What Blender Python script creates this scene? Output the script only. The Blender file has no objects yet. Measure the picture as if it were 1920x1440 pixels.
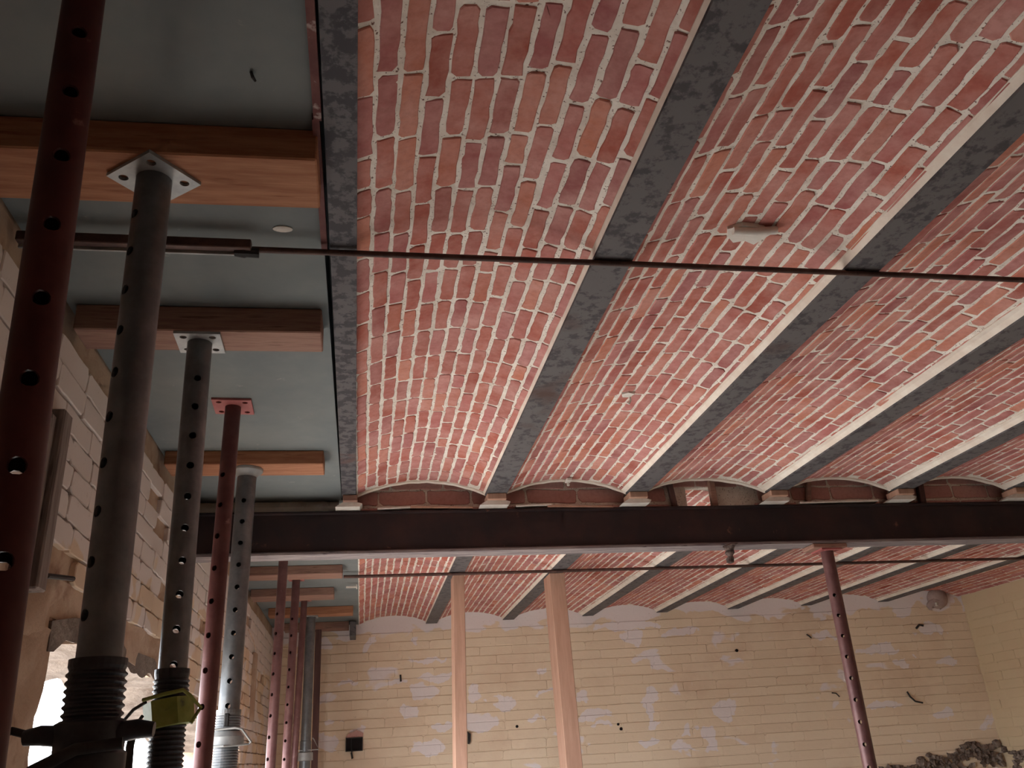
import bpy, math, random
from mathutils import Matrix, Vector, noise
random.seed(7)
PI = math.pi
SC = bpy.context.scene
COL = SC.collection
C = 1.6                      # eye height above the floor; heights below are written C + ...

# ------------------------------------------------------------------ camera
yaw, pit, rol = -0.1871, 0.4108, 0.0645
Rz = Matrix.Rotation(yaw, 3, 'Z'); Rx = Matrix.Rotation(pit, 3, 'X'); Ry = Matrix.Rotation(rol, 3, 'Y')
RC = Rz @ Rx @ Ry            # columns: right, forward, up
F_PX = 1600.0
cd = bpy.data.cameras.new('camera'); cam = bpy.data.objects.new('camera', cd); COL.objects.link(cam)
cd.sensor_fit = 'HORIZONTAL'; cd.sensor_width = 36.0; cd.lens = 36.0 * F_PX / 1920.0
cd.clip_start = 0.02; cd.clip_end = 200
r_, f_, u_ = RC.col[0], RC.col[1], RC.col[2]
cam.matrix_world = Matrix(((r_[0], u_[0], -f_[0], 0), (r_[1], u_[1], -f_[1], 0), (r_[2], u_[2], -f_[2], C), (0, 0, 0, 1)))
SC.camera = cam

# ------------------------------------------------------------------ daylight and exposure
w = bpy.data.worlds.new('overcast_sky'); SC.world = w; w.use_nodes = True
bg = w.node_tree.nodes['Background']
bg.inputs[0].default_value = (0.89, 0.94, 1.0, 1); bg.inputs[1].default_value = 15.0
SC.view_settings.view_transform = 'Standard'; SC.view_settings.look = 'None'
SC.view_settings.gamma = 1.0; SC.view_settings.use_curve_mapping = False
SC.view_settings.exposure = 0.05
SC.cycles.max_bounces = 7; SC.cycles.diffuse_bounces = 5; SC.cycles.glossy_bounces = 2; SC.cycles.adaptive_threshold = 0.05; SC.cycles.adaptive_min_samples = 16; SC.cycles.caustics_reflective = False


def portal(name, loc, rot, sx, sy):
    """sky portal: guides sampling through a wall opening, gives off no light itself"""
    l = bpy.data.lights.new(name, 'AREA'); l.shape = 'RECTANGLE'; l.size = sx; l.size_y = sy
    l.cycles.is_portal = True
    o = bpy.data.objects.new(name, l); COL.objects.link(o); o.location = loc; o.rotation_euler = rot
    return o


portal('window_portal', (-1.1, 3.9, 1.05), (0, -PI / 2, 0), 2.0, 3.5)


# ------------------------------------------------------------------ helpers
def px(v):
    """where a world point falls in the 1920x1440 frame, and its distance"""
    c = RC.transposed() @ (Vector(v) - Vector((0, 0, C)))
    if c[1] < 0.05:
        return None
    return (960 + F_PX * c[0] / c[1], 720 - F_PX * c[2] / c[1], c[1])


def tag(o, label=None, cat=None, group=None, kind=None):
    if label: o['label'] = label
    if cat: o['category'] = cat
    if group: o['group'] = group
    if kind: o['kind'] = kind
    return o


def empty(name, loc=(0, 0, 0), rot=(0, 0, 0)):
    o = bpy.data.objects.new(name, None); COL.objects.link(o)
    o.location = loc; o.rotation_euler = rot; o.empty_display_size = 0.1
    return o


class MB:
    def __init__(s): s.v = []; s.f = []; s.m = Matrix.Identity(4)

    def add(s, vs, fs):
        n = len(s.v)
        s.v += [tuple(s.m @ Vector(p)) for p in vs]
        s.f += [tuple(i + n for i in q) for q in fs]
        return s

    def box(s, x0, x1, y0, y1, z0, z1, ch=0.0):
        if ch <= 0:
            vs = [(x, y, z) for z in (z0, z1) for y in (y0, y1) for x in (x0, x1)]
            fs = [(0, 2, 3, 1), (4, 5, 7, 6), (0, 1, 5, 4), (2, 6, 7, 3), (0, 4, 6, 2), (1, 3, 7, 5)]
            return s.add(vs, fs)
        # chamfered box: 24 vertices
        X = (x0, x1); Y = (y0, y1); Z = (z0, z1); idx = {}; vs = []
        for i in (0, 1):
            for j in (0, 1):
                for k in (0, 1):
                    sx, sy, sz = (1, -1)[i] * ch, (1, -1)[j] * ch, (1, -1)[k] * ch
                    for a, p in enumerate(((X[i], Y[j] + sy, Z[k] + sz), (X[i] + sx, Y[j], Z[k] + sz), (X[i] + sx, Y[j] + sy, Z[k]))):
                        idx[i, j, k, a] = len(vs); vs.append(p)
        fs = []
        fs.append([idx[0, j, k, 0] for j, k in ((0, 0), (0, 1), (1, 1), (1, 0))]); fs.append([idx[1, j, k, 0] for j, k in ((0, 0), (1, 0), (1, 1), (0, 1))])
        fs.append([idx[i, 0, k, 1] for i, k in ((0, 0), (1, 0), (1, 1), (0, 1))]); fs.append([idx[i, 1, k, 1] for i, k in ((0, 0), (0, 1), (1, 1), (1, 0))])
        fs.append([idx[i, j, 0, 2] for i, j in ((0, 0), (0, 1), (1, 1), (1, 0))]); fs.append([idx[i, j, 1, 2] for i, j in ((0, 0), (1, 0), (1, 1), (0, 1))])
        for k in (0, 1):
            for j in (0, 1): fs.append([idx[0, j, k, 1], idx[1, j, k, 1], idx[1, j, k, 2], idx[0, j, k, 2]])
            for i in (0, 1): fs.append([idx[i, 0, k, 0], idx[i, 1, k, 0], idx[i, 1, k, 2], idx[i, 0, k, 2]])
        for i in (0, 1):
            for j in (0, 1): fs.append([idx[i, j, 0, 0], idx[i, j, 1, 0], idx[i, j, 1, 1], idx[i, j, 0, 1]])
        for i in (0, 1):
            for j in (0, 1):
                for k in (0, 1): fs.append([idx[i, j, k, a] for a in (0, 1, 2)])
        return s.add(vs, fs)

    def lathe(s, prof, n=24, closed_top=True, closed_bot=True):
        """prof: list of (r, z) from bottom to top"""
        vs = []; fs = []
        for r, z in prof:
            for i in range(n):
                a = 2 * PI * i / n; vs.append((r * math.cos(a), r * math.sin(a), z))
        for j in range(len(prof) - 1):
            for i in range(n):
                fs.append((j * n + i, j * n + (i + 1) % n, (j + 1) * n + (i + 1) % n, (j + 1) * n + i))
        if closed_bot: fs.append(tuple(range(n - 1, -1, -1)))
        if closed_top: fs.append(tuple((len(prof) - 1) * n + i for i in range(n)))
        return s.add(vs, fs)

    def tube(s, pts, r, n=10, flat=1.0):
        pts = [Vector(p) for p in pts]; vs = []; fs = []
        up = Vector((0, 0, 1)); prev = None
        for i, p in enumerate(pts):
            d = (pts[min(i + 1, len(pts) - 1)] - pts[max(i - 1, 0)]).normalized()
            if prev is None:
                a = d.cross(up)
                if a.length < 1e-3: a = d.cross(Vector((1, 0, 0)))
            else:
                a = prev - d * prev.dot(d)
            a.normalize(); b = d.cross(a); prev = a
            rr = r[i] if isinstance(r, (list, tuple)) else r
            for k in range(n):
                t = 2 * PI * k / n; vs.append(p + a * rr * math.cos(t) + b * rr * flat * math.sin(t))
        for i in range(len(pts) - 1):
            for k in range(n):
                fs.append((i * n + k, i * n + (k + 1) % n, (i + 1) * n + (k + 1) % n, (i + 1) * n + k))
        fs.append(tuple(range(n - 1, -1, -1))); fs.append(tuple((len(pts) - 1) * n + k for k in range(n)))
        return s.add(vs, fs)

    def prism(s, poly, axis, a0, a1):
        """poly in the plane across axis ('y': (x,z) ; 'x': (y,z) ; 'z': (x,y))"""
        n = len(poly)
        def P(q, a): return (q[0], a, q[1]) if axis == 'y' else ((a, q[0], q[1]) if axis == 'x' else (q[0], q[1], a))
        vs = [P(q, a0) for q in poly] + [P(q, a1) for q in poly]
        fs = [(i, (i + 1) % n, n + (i + 1) % n, n + i) for i in range(n)] + [tuple(range(n - 1, -1, -1)), tuple(range(n, 2 * n))]
        return s.add(vs, fs)

    weld = False

    def mesh(s, name, fix=True):
        me = bpy.data.meshes.new(name); me.from_pydata(s.v, [], s.f); me.update()
        if fix:
            import bmesh
            bm = bmesh.new(); bm.from_mesh(me)
            if s.weld: bmesh.ops.remove_doubles(bm, verts=bm.verts, dist=1e-5)
            bmesh.ops.recalc_face_normals(bm, faces=bm.faces); bm.to_mesh(me); bm.free()
        return me

    def build(s, name, mat, parent=None, smooth=False, fix=True):
        me = s.mesh(name, fix)
        if mat: me.materials.append(mat)
        if smooth:
            me.polygons.foreach_set('use_smooth', [True] * len(me.polygons))
            me.set_sharp_from_angle(angle=math.radians(38))
        o = bpy.data.objects.new(name, me); COL.objects.link(o)
        if parent: o.parent = parent
        return o


# ------------------------------------------------------------------ materials
def lin(r, g, b):
    f = lambda c: (c / 255 / 12.92) if c / 255 <= 0.04045 else ((c / 255 + 0.055) / 1.055) ** 2.4
    return (f(r), f(g), f(b), 1)


class Mat:
    def __init__(s, name, rough=0.8, metal=0.0):
        s.m = bpy.data.materials.new(name); s.m.use_nodes = True
        s.t = s.m.node_tree; s.b = s.t.nodes['Principled BSDF']
        s.b.inputs['Roughness'].default_value = rough; s.b.inputs['Metallic'].default_value = metal
        if 'Specular IOR Level' in s.b.inputs: s.b.inputs['Specular IOR Level'].default_value = 0.3
        s._c = None

    def n(s, ty, **kw):
        x = s.t.nodes.new(ty)
        for k, v in kw.items(): setattr(x, k, v)
        return x

    def link(s, a, b): s.t.links.new(a, b)

    def coord(s, world=False):
        if world: return s.n('ShaderNodeNewGeometry').outputs['Position']
        return s.n('ShaderNodeTexCoord').outputs['Object']

    def noise(s, scale, detail=4, rough=0.6, world=True, stretch=None, dist=0.0):
        c = s.coord(world)
        if stretch:
            mp = s.n('ShaderNodeMapping'); mp.inputs['Scale'].default_value = stretch; s.link(c, mp.inputs['Vector']); c = mp.outputs[0]
        x = s.n('ShaderNodeTexNoise'); x.inputs['Scale'].default_value = scale; x.inputs['Detail'].default_value = detail
        x.inputs['Roughness'].default_value = rough; x.inputs['Distortion'].default_value = dist
        s.link(c, x.inputs['Vector']); return x.outputs[0]

    def ramp(s, fac, stops, interp='LINEAR'):
        r = s.n('ShaderNodeValToRGB'); e = r.color_ramp.elements; r.color_ramp.interpolation = interp
        while len(e) < len(stops): e.new(0.5)
        for k, (p, c) in enumerate(stops):
            e[k].position = p; e[k].color = c if len(c) == 4 else (*c, 1)
        s.link(fac, r.inputs[0]); return r.outputs[0]

    def mask(s, fac, a, b):
        return s.ramp(fac, [(a, (0, 0, 0, 1)), (b, (1, 1, 1, 1))])

    def mix(s, fac, a, b, mode='MIX'):
        x = s.n('ShaderNodeMix', data_type='RGBA', blend_type=mode)
        for sock, v in ((x.inputs[0], fac), (x.inputs[6], a), (x.inputs[7], b)):
            if hasattr(v, 'is_linked') or hasattr(v, 'links'): s.link(v, sock)
            else: sock.default_value = v
        return x.outputs[2]

    def math(s, op, a, b=0.0):
        x = s.n('ShaderNodeMath', operation=op)
        for k, v in enumerate((a, b)):
            if hasattr(v, 'links'): s.link(v, x.inputs[k])
            else: x.inputs[k].default_value = v
        return x.outputs[0]

    def color(s, c):
        if hasattr(c, 'links'): s.link(c, s.b.inputs['Base Color'])
        else: s.b.inputs['Base Color'].default_value = c
        return s

    def bump(s, h, strength=0.3, dist=0.003):
        x = s.n('ShaderNodeBump'); x.inputs['Strength'].default_value = strength; x.inputs['Distance'].default_value = dist
        s.link(h, x.inputs['Height']); s.link(x.outputs[0], s.b.inputs['Normal']); return s


def rnd_value(m):
    a = m.n('ShaderNodeObjectInfo').outputs['Random']; b = m.n('ShaderNodeNewGeometry').outputs['Random Per Island']
    return m.math('FRACT', m.math('ADD', a, b))


def mk_brick(name, cols, haze):
    m = Mat(name, 0.85)
    rv = rnd_value(m)
    base = m.ramp(rv, [(i / (len(cols) - 1), c) for i, c in enumerate(cols)])
    n1 = m.noise(9, 5, 0.65); n2 = m.noise(70, 4, 0.6)
    c = m.mix(m.math('MULTIPLY', m.mask(n1, 0.36, 0.68), haze), base, lin(214, 168, 160))
    c = m.mix(m.math('MULTIPLY', m.mask(n2, 0.45, 0.75), 0.25), c, lin(120, 62, 50))
    m.color(c).bump(n2, 0.25, 0.002)
    return m.m


M = {}
M['brick'] = mk_brick('vault_brick', [lin(156, 84, 72), lin(178, 100, 84), lin(162, 98, 98), lin(192, 120, 96), lin(152, 90, 88), lin(180, 110, 106), lin(168, 92, 78), lin(200, 132, 110)], 0.58)
M['brick_new'] = mk_brick('repair_brick', [lin(150, 64, 50), lin(172, 84, 66), lin(160, 76, 60)], 0.2)
M['brick_dull'] = mk_brick('infill_brick', [lin(196, 150, 142), lin(204, 160, 152), lin(186, 140, 134)], 0.3)


def mk(name, c1, c2, scale=6, rough=0.8, metal=0.0, lo=0.4, hi=0.65, bump=0.2, bscale=60, bdist=0.002, stretch=None, detail=5, world=True, third=None):
    m = Mat(name, rough, metal)
    c = m.mix(m.mask(m.noise(scale, detail, 0.65, world, stretch), lo, hi), c1, c2)
    if third:
        c3, sc3, l3, h3 = third
        c = m.mix(m.mask(m.noise(sc3, 4, 0.6, world, stretch), l3, h3), c, c3)
    m.color(c)
    if bump: m.bump(m.noise(bscale, 4, 0.6, world, stretch), bump, bdist)
    return m.m


M['mortar'] = mk('lime_mortar', lin(214, 204, 192), lin(236, 230, 220), 14, 0.95, lo=0.35, hi=0.6, bump=0.6, bscale=90, bdist=0.004, third=(lin(112, 84, 74), 150, 0.60, 0.66))
M['fillet'] = mk('plaster_fillet', lin(222, 208, 194), lin(236, 228, 216), 10, 0.95, bump=0.5, bscale=60, bdist=0.003)
M['joist_dark'] = mk('dark_mottled_joist_steel', lin(58, 55, 60), lin(92, 89, 91), 34, 0.65, 0.2, lo=0.46, hi=0.54, bump=0.3, bscale=30, third=(lin(92, 70, 66), 5, 0.64, 0.74))
M['joist'] = mk('weathered_joist_steel', lin(72, 69, 72), lin(102, 99, 100), 32, 0.65, 0.2, lo=0.40, hi=0.50, bump=0.3, bscale=30, bdist=0.002, third=(lin(84, 66, 62), 4, 0.62, 0.75))
M['beam'] = mk('dark_primed_steel', lin(44, 36, 38), lin(66, 46, 44), 5, 0.55, 0.15, lo=0.42, hi=0.7, bump=0.1, third=(lin(112, 76, 66), 14, 0.68, 0.76))
M['flange'] = mk('dusty_flange', lin(116, 106, 108), lin(150, 140, 138), 6, 0.8, 0.0, stretch=(1, 8, 8), third=(lin(60, 50, 52), 14, 0.62, 0.7))  # bottom flange, coloured paler than the rest of the beam
M['slab'] = mk('cement_board', lin(112, 118, 119), lin(124, 128, 127), 3, 0.9, bump=0.12, bscale=80, third=(lin(140, 141, 137), 25, 0.68, 0.75))
M['red_edge'] = mk('red_oxide_edge', lin(92, 46, 44), lin(110, 66, 60), 20, 0.7, third=(lin(160, 140, 134), 30, 0.62, 0.7))
M['timber'] = mk('sawn_timber', lin(150, 100, 74), lin(174, 124, 94), 5, 0.85, stretch=(1.2, 14, 14), bump=0.3, bscale=8, third=(lin(112, 64, 42), 4, 0.60, 0.74))
M['timber_old'] = mk('old_timber', lin(134, 100, 88), lin(160, 126, 110), 5, 0.85, stretch=(1.2, 16, 16), bump=0.35, bscale=8, third=(lin(98, 68, 56), 5, 0.58, 0.72))
M['post'] = mk('planed_post_wood', lin(178, 140, 120), lin(192, 154, 134), 4, 0.8, stretch=(10, 10, 1), bump=0.15, bscale=10)
M['post_dark'] = mk('dark_post', lin(86, 62, 60), lin(104, 78, 74), 5, 0.8, stretch=(10, 10, 1))
M['plank'] = mk('grey_weathered_plank', lin(128, 112, 106), lin(164, 150, 142), 5, 0.9, stretch=(14, 14, 1), bump=0.4, bscale=8, third=(lin(80, 64, 60), 5, 0.58, 0.7))
M['galv'] = mk('galvanised_tube', lin(104, 107, 110), lin(122, 124, 127), 20, 0.42, 0.55, bump=0.08, third=(lin(116, 112, 108), 9, 0.6, 0.8))
M['galv_plate'] = mk('galvanised_plate', lin(150, 152, 152), lin(172, 172, 170), 18, 0.55, 0.3, bump=0.1)
M['red'] = mk('red_painted_tube', lin(100, 68, 68), lin(116, 84, 82), 14, 0.4, 0.2, bump=0.1, third=(lin(140, 112, 108), 26, 0.68, 0.76))
M['red_mid'] = mk('red_brown_painted_tube', lin(94, 56, 56), lin(108, 70, 68), 14, 0.45, 0.15, bump=0.1, third=(lin(136, 102, 96), 26, 0.68, 0.76))
M['red_dark'] = mk('dark_red_painted_tube', lin(72, 34, 34), lin(84, 44, 42), 14, 0.5, 0.1, bump=0.1, third=(lin(130, 92, 84), 26, 0.70, 0.78))
M['red_plate'] = mk('red_painted_plate', lin(160, 90, 88), lin(170, 104, 100), 14, 0.6, 0.0)
M['thread'] = mk('oiled_thread', lin(54, 54, 58), lin(72, 72, 76), 20, 0.45, 0.5, bump=0.0)
M['nut_green'] = mk('green_painted_nut', lin(126, 134, 62), lin(146, 152, 80), 20, 0.55, 0.0, third=(lin(84, 84, 60), 16, 0.6, 0.7))
M['black'] = mk('blackened_iron', lin(46, 44, 44), lin(66, 62, 60), 20, 0.6, 0.3)
M['rod'] = mk('rusty_rod', lin(74, 54, 50), lin(96, 72, 64), 25, 0.6, 0.2, bump=0.15)
M['white'] = mk('white_plaster', lin(226, 222, 214), lin(206, 196, 186), 12, 0.95, bump=0.5, bscale=40, bdist=0.004)
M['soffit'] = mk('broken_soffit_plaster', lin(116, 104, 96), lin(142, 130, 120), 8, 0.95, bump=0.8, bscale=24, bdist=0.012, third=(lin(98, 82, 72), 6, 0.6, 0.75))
M['wallplaster'] = mk('brown_plaster', lin(178, 150, 128), lin(196, 172, 150), 5, 0.95, bump=0.6, bscale=22, bdist=0.008, third=(lin(150, 116, 98), 9, 0.6, 0.75))
M['floor'] = mk('dusty_concrete_floor', lin(186, 180, 172), lin(200, 196, 190), 3, 0.95, bump=0.3, bscale=30)
M['ground'] = mk('pale_yard_paving', lin(178, 172, 164), lin(190, 184, 176), 2, 0.95, bump=0.2, bscale=20)
M['rubble'] = mk('dark_rubble', lin(92, 74, 64), lin(150, 136, 126), 18, 0.95, bump=0.6, bscale=50, bdist=0.006)
M['rag'] = mk('dirty_rag', lin(70, 56, 52), lin(120, 104, 98), 40, 0.95, bump=0.5, bscale=60, bdist=0.004)
M['mauve'] = mk('dusty_lamp_enamel', lin(156, 136, 132), lin(172, 152, 146), 20, 0.8)
M['wire'] = mk('copper_wire', lin(190, 160, 140), lin(210, 190, 170), 20, 0.5, 0.2)


# flaked patches of the back wall: x, height above eye level, half width, half height
FLAKES = [(-0.29, 0.92, 0.05, 0.03), (0.08, 0.89, 0.04, 0.04), (0.43, 0.91, 0.03, 0.04), (-0.09, 0.61, 0.08, 0.02), (0.3, 0.61, 0.05, 0.03), (0.49, 0.51, 0.11, 0.06), (0.39, 0.36, 0.08, 0.05), (0.58, 0.62, 0.14, 0.03), (0.54, 0.75, 0.16, 0.02), (-0.22, 0.33, 0.05, 0.02), (-0.02, 0.26, 0.06, 0.03), (-0.27, 0.19, 0.09, 0.05), (0.51, 0.1, 0.14, 0.06), (0.64, 0.23, 0.08, 0.04), (0.9, 0.47, 0.09, 0.08), (1.12, 0.4, 0.1, 0.07), (0.93, 0.26, 0.15, 0.06), (1.41, 0.62, 0.05, 0.03), (1.46, 0.45, 0.1, 0.02), (1.37, 0.27, 0.05, 0.02), (1.75, 0.4, 0.08, 0.04), (1.88, 0.29, 0.1, 0.05), (1.76, 0.25, 0.08, 0.04), (1.88, 0.19, 0.09, 0.02), (2.21, 0.85, 0.16, 0.06), (2.22, 0.95, 0.29, 0.04), (2.23, 0.68, 0.07, 0.03), (2.32, 0.37, 0.06, 0.07), (2.26, 0.04, 0.09, 0.02), (2.29, 0.26, 0.04, 0.07), (2.94, 0.23, 0.09, 0.09), (2.65, 0.88, 0.16, 0.04), (2.77, 0.05, 0.07, 0.1), (2.59, 0.09, 0.06, 0.05), (3.87, 0.78, 0.12, 0.03), (2.32, 0.16, 0.07, 0.04), (4.85, 0.79, 0.11, 0.05), (4.33, 0.65, 0.18, 0.04), (4.53, 0.53, 0.07, 0.03), (4.91, 0.52, 0.09, 0.04), (4.74, 0.11, 0.12, 0.03), (4.27, 0.21, 0.14, 0.04)]


def mk_paint(name, cream, cream2, white, hi_z, thr, flakes=None):
    """limewashed brick: cream wash with patches flaked to white, whiter plaster along the top"""
    m = Mat(name, 0.95)
    big = m.noise(1.4, 4, 0.55, True, (1, 1, 1.6), 0.3); fine = m.noise(40, 4, 0.6)
    rv = rnd_value(m)
    base = m.mix(m.math('MULTIPLY', rv, 0.6), cream, cream2)
    base = m.mix(m.math('MULTIPLY', m.mask(m.noise(2.2, 4, 0.6), 0.5, 0.75), 0.45), base, lin(200, 166, 140))
    p = m.noise(3.2, 3, 0.5, True, (1, 1, 1.7), 0.5)
    sep = m.n('ShaderNodeSeparateXYZ'); m.link(m.coord(True), sep.inputs[0])
    hz = m.math('MULTIPLY', m.math('MAXIMUM', m.math('SUBTRACT', sep.outputs[2], hi_z), 0.0), 2.2)
    patch = m.mask(m.math('ADD', p, hz), thr, thr + 0.03)
    if flakes:
        pos = m.coord(True); wob = m.n('ShaderNodeTexNoise'); wob.inputs['Scale'].default_value = 8; wob.inputs['Detail'].default_value = 5
        m.link(pos, wob.inputs['Vector'])
        dv = m.n('ShaderNodeVectorMath', operation='MULTIPLY_ADD'); m.link(wob.outputs[1], dv.inputs[0]); dv.inputs[1].default_value = (0.34, 0, 0.17); m.link(pos, dv.inputs[2])
        best = None
        for fx, fz, rx, rz in flakes:
            v = m.n('ShaderNodeVectorMath', operation='MULTIPLY_ADD'); m.link(dv.outputs[0], v.inputs[0])
            v.inputs[1].default_value = (1 / rx, 0, 1 / rz); v.inputs[2].default_value = (-(fx + 0.17) / rx, 0, -(C + fz + 0.085) / rz)
            L = m.n('ShaderNodeVectorMath', operation='LENGTH'); m.link(v.outputs[0], L.inputs[0])
            best = L.outputs['Value'] if best is None else m.math('MINIMUM', best, L.outputs['Value'])
        fl = m.ramp(best, [(0.0, (1, 1, 1, 1)), (0.95, (1, 1, 1, 1)), (1.0, (0, 0, 0, 1))])
        patch = m.mix(1.0, patch, fl, 'LIGHTEN')
    c = m.mix(m.math('MULTIPLY', patch, 0.9), base, white)
    c = m.mix(m.math('MULTIPLY', m.mask(m.noise(60, 3, 0.6), 0.66, 0.75), 0.35), c, lin(150, 110, 86))
    m.color(c).bump(fine, 0.35, 0.003)
    return m.m


M['wash'] = mk_paint('cream_limewash', lin(230, 211, 186), lin(222, 200, 174), lin(230, 221, 222), C + 0.90, 0.66, FLAKES)
M['wash_right'] = mk_paint('yellow_limewash', lin(210, 190, 158), lin(204, 182, 150), lin(212, 196, 176), C + 3, 0.72)
M['wash_left'] = mk_paint('stained_limewash', lin(222, 200, 174), lin(204, 176, 150), lin(220, 208, 202), C + 0.66, 0.47)
m_ = Mat('paint_dark_hole', 0.9); m_.color(lin(28, 22, 22)); M['hole'] = m_.m

# ------------------------------------------------------------------ the setting
Y_FRONT, X_R, X_L = -1.6, 5.19, -0.7
def back_y(x): return 7.27 - 0.075 * x
ZT = C + 1.165
XO_OUT = X_L - 0.36
tag(MB().box(X_L - 0.35, X_R + 0.3, Y_FRONT - 0.3, 7.7, -0.12, 0).build('floor', M['floor']), kind='structure')
tag(MB().box(-60, XO_OUT, -45, 55, -0.30, -0.13).build('ground', M['ground']), kind='structure')      # unseen pale ground added outside to set the daylight bounced from below
cl = MB(); cl.box(X_L - 0.35, X_R + 0.3, Y_FRONT - 0.3, 7.7, ZT, ZT + 0.14)
tag(cl.build('ceiling', M['slab']), kind='structure')
for nm, y0, y1 in (('ceiling_slab', Y_FRONT, 3.655), ('ceiling_slab', 3.656, 7.27)):
    o = tag(MB().box(X_L - 0.005, -0.091 if y0 < 0 else -0.024, y0, y1, C + 1.06, ZT).build(nm, M['slab']),
            ('smooth grey cement slab strip above the nearest props' if y0 < 0 else 'grey cement slab strip beyond the big dark beam'), 'slab', 'grey slab strips')
# red oxide steel edge between the slab and the first joist
tag(MB().box(-0.093, -0.079, Y_FRONT, 1.22, C + 1.043, C + 1.0595).box(-0.096, -0.083, 1.22, 1.64, C + 1.045, C + 1.0595).build('trim_1', M['red_edge']), kind='structure')

# front wall (behind the viewer), right wall, back wall
tag(MB().box(X_L - 0.35, X_R + 0.3, Y_FRONT - 0.3, Y_FRONT, 0, ZT).build('wall_front', M['wallplaster']), kind='structure')
wall_right = tag(MB().box(X_R, X_R + 0.3, Y_FRONT, 7.6, 0, ZT).build('wall_right', M['wash_right']), kind='structure')
bw = MB()
xa, xb = X_L - 0.3, X_R + 0.3
bw.add([(xa, back_y(xa), 0), (xb, back_y(xb), 0), (xb, back_y(xb) + 0.3, 0), (xa, back_y(xa) + 0.3, 0),
        (xa, back_y(xa), ZT), (xb, back_y(xb), ZT), (xb, back_y(xb) + 0.3, ZT), (xa, back_y(xa) + 0.3, ZT)],
       [(0, 1, 2, 3), (4, 5, 6, 7), (0, 1, 5, 4), (1, 2, 6, 5), (2, 3, 7, 6), (3, 0, 4, 7)])
wall_back = tag(bw.build('wall_back', M['wash']), kind='structure')

# left wall: solid masonry round a broken low opening
OY0, OY1, OZ0, OZ1 = 2.17, 5.62, 0.12, C + 0.30
XO = X_L - 0.32
wl = MB()
wl.box(XO, X_L - 0.012, Y_FRONT, OY0, 0, ZT)
wl.box(XO, X_L - 0.012, OY1, 7.6, 0, ZT)
wl.box(XO, X_L - 0.012, OY0, OY1, 0, OZ0)
wl.box(XO, X_L - 0.012, OY0, OY1, C + 0.36, ZT)
wall_left = tag(wl.build('wall_left', M['wallplaster']), kind='structure')


def rough_sheet(name, nu, nv, fn, mat, parent, thick, seed, amp, freq):
    """closed slab with a lumpy face: fn(u,v)->(point, normal)"""
    b = MB(); vs = []; fs = []
    for i in range(nu + 1):
        for j in range(nv + 1):
            p, n = fn(i / nu, j / nv); p = Vector(p); n = Vector(n)
            d = noise.fractal(p * freq + Vector((seed, 0, 0)), 1.0, 2.0, 3) * amp
            vs.append(p + n * d)
    k = len(vs)
    for i in range(nu + 1):
        for j in range(nv + 1):
            p, n = fn(i / nu, j / nv); vs.append(Vector(p) - Vector(n) * thick)
    W = nv + 1
    for i in range(nu):
        for j in range(nv):
            a = i * W + j; fs.append((a, a + 1, a + W + 1, a + W)); fs.append((k + a, k + a + W, k + a + W + 1, k + a + 1))
    for i in range(nu):
        for j in (0, nv):
            a = i * W + j; fs.append((a, a + W, k + a + W, k + a))
    for j in range(nv):
        for i in (0, nu):
            a = i * W + j; fs.append((a, a + 1, k + a + 1, k + a))
    b.add(vs, fs)
    return b.build(name, mat, parent, smooth=True)


def edge_z(y):       # broken lower edge of the lintel, height above the eye
    t = [(1.8, 0.29), (2.17, 0.29), (2.45, 0.325), (2.75, 0.335), (3.3, 0.31), (3.65, 0.28), (4.3, 0.22), (5.0, 0.18), (5.7, 0.15)]
    for (a, p), (b, q) in zip(t, t[1:]):
        if y <= b: return p + (q - p) * max(0.0, y - a) / (b - a)
    return 0.15
# lumpy broken soffit of the lintel and plaster lintel band
rough_sheet('lintel_soffit', 90, 12, lambda u, v: ((X_L - 0.005 - 0.315 * v, OY0 + (OY1 - OY0) * u, C + edge_z(OY0 + (OY1 - OY0) * u) - 0.012 * v + 0.012 * math.sin(u * 23)), (0, 0, -1)), M['soffit'], wall_left, 0.06, 3.1, 0.03, 6.0)
rough_sheet('lintel_plaster', 90, 6, lambda u, v: ((X_L - 0.006, OY0 - 0.35 + (OY1 - OY0 + 0.35) * u, C + (1 - v) * (edge_z(OY0 - 0.35 + (OY1 - OY0 + 0.35) * u) + 0.008) + v * 0.45), (1, 0, 0)), M['wallplaster'], wall_left, 0.02, 8.1, 0.016, 7.0)
rough_sheet('jamb_plaster', 10, 30, lambda u, v: ((X_L - 0.006, OY0 - 0.55 + 0.55 * u + 0.02 * math.sin(v * 21), 0.6 + (C + 0.33 - 0.6) * v), (1, 0, 0)), M['wallplaster'], wall_left, 0.02, 1.7, 0.018, 8.0)


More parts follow.
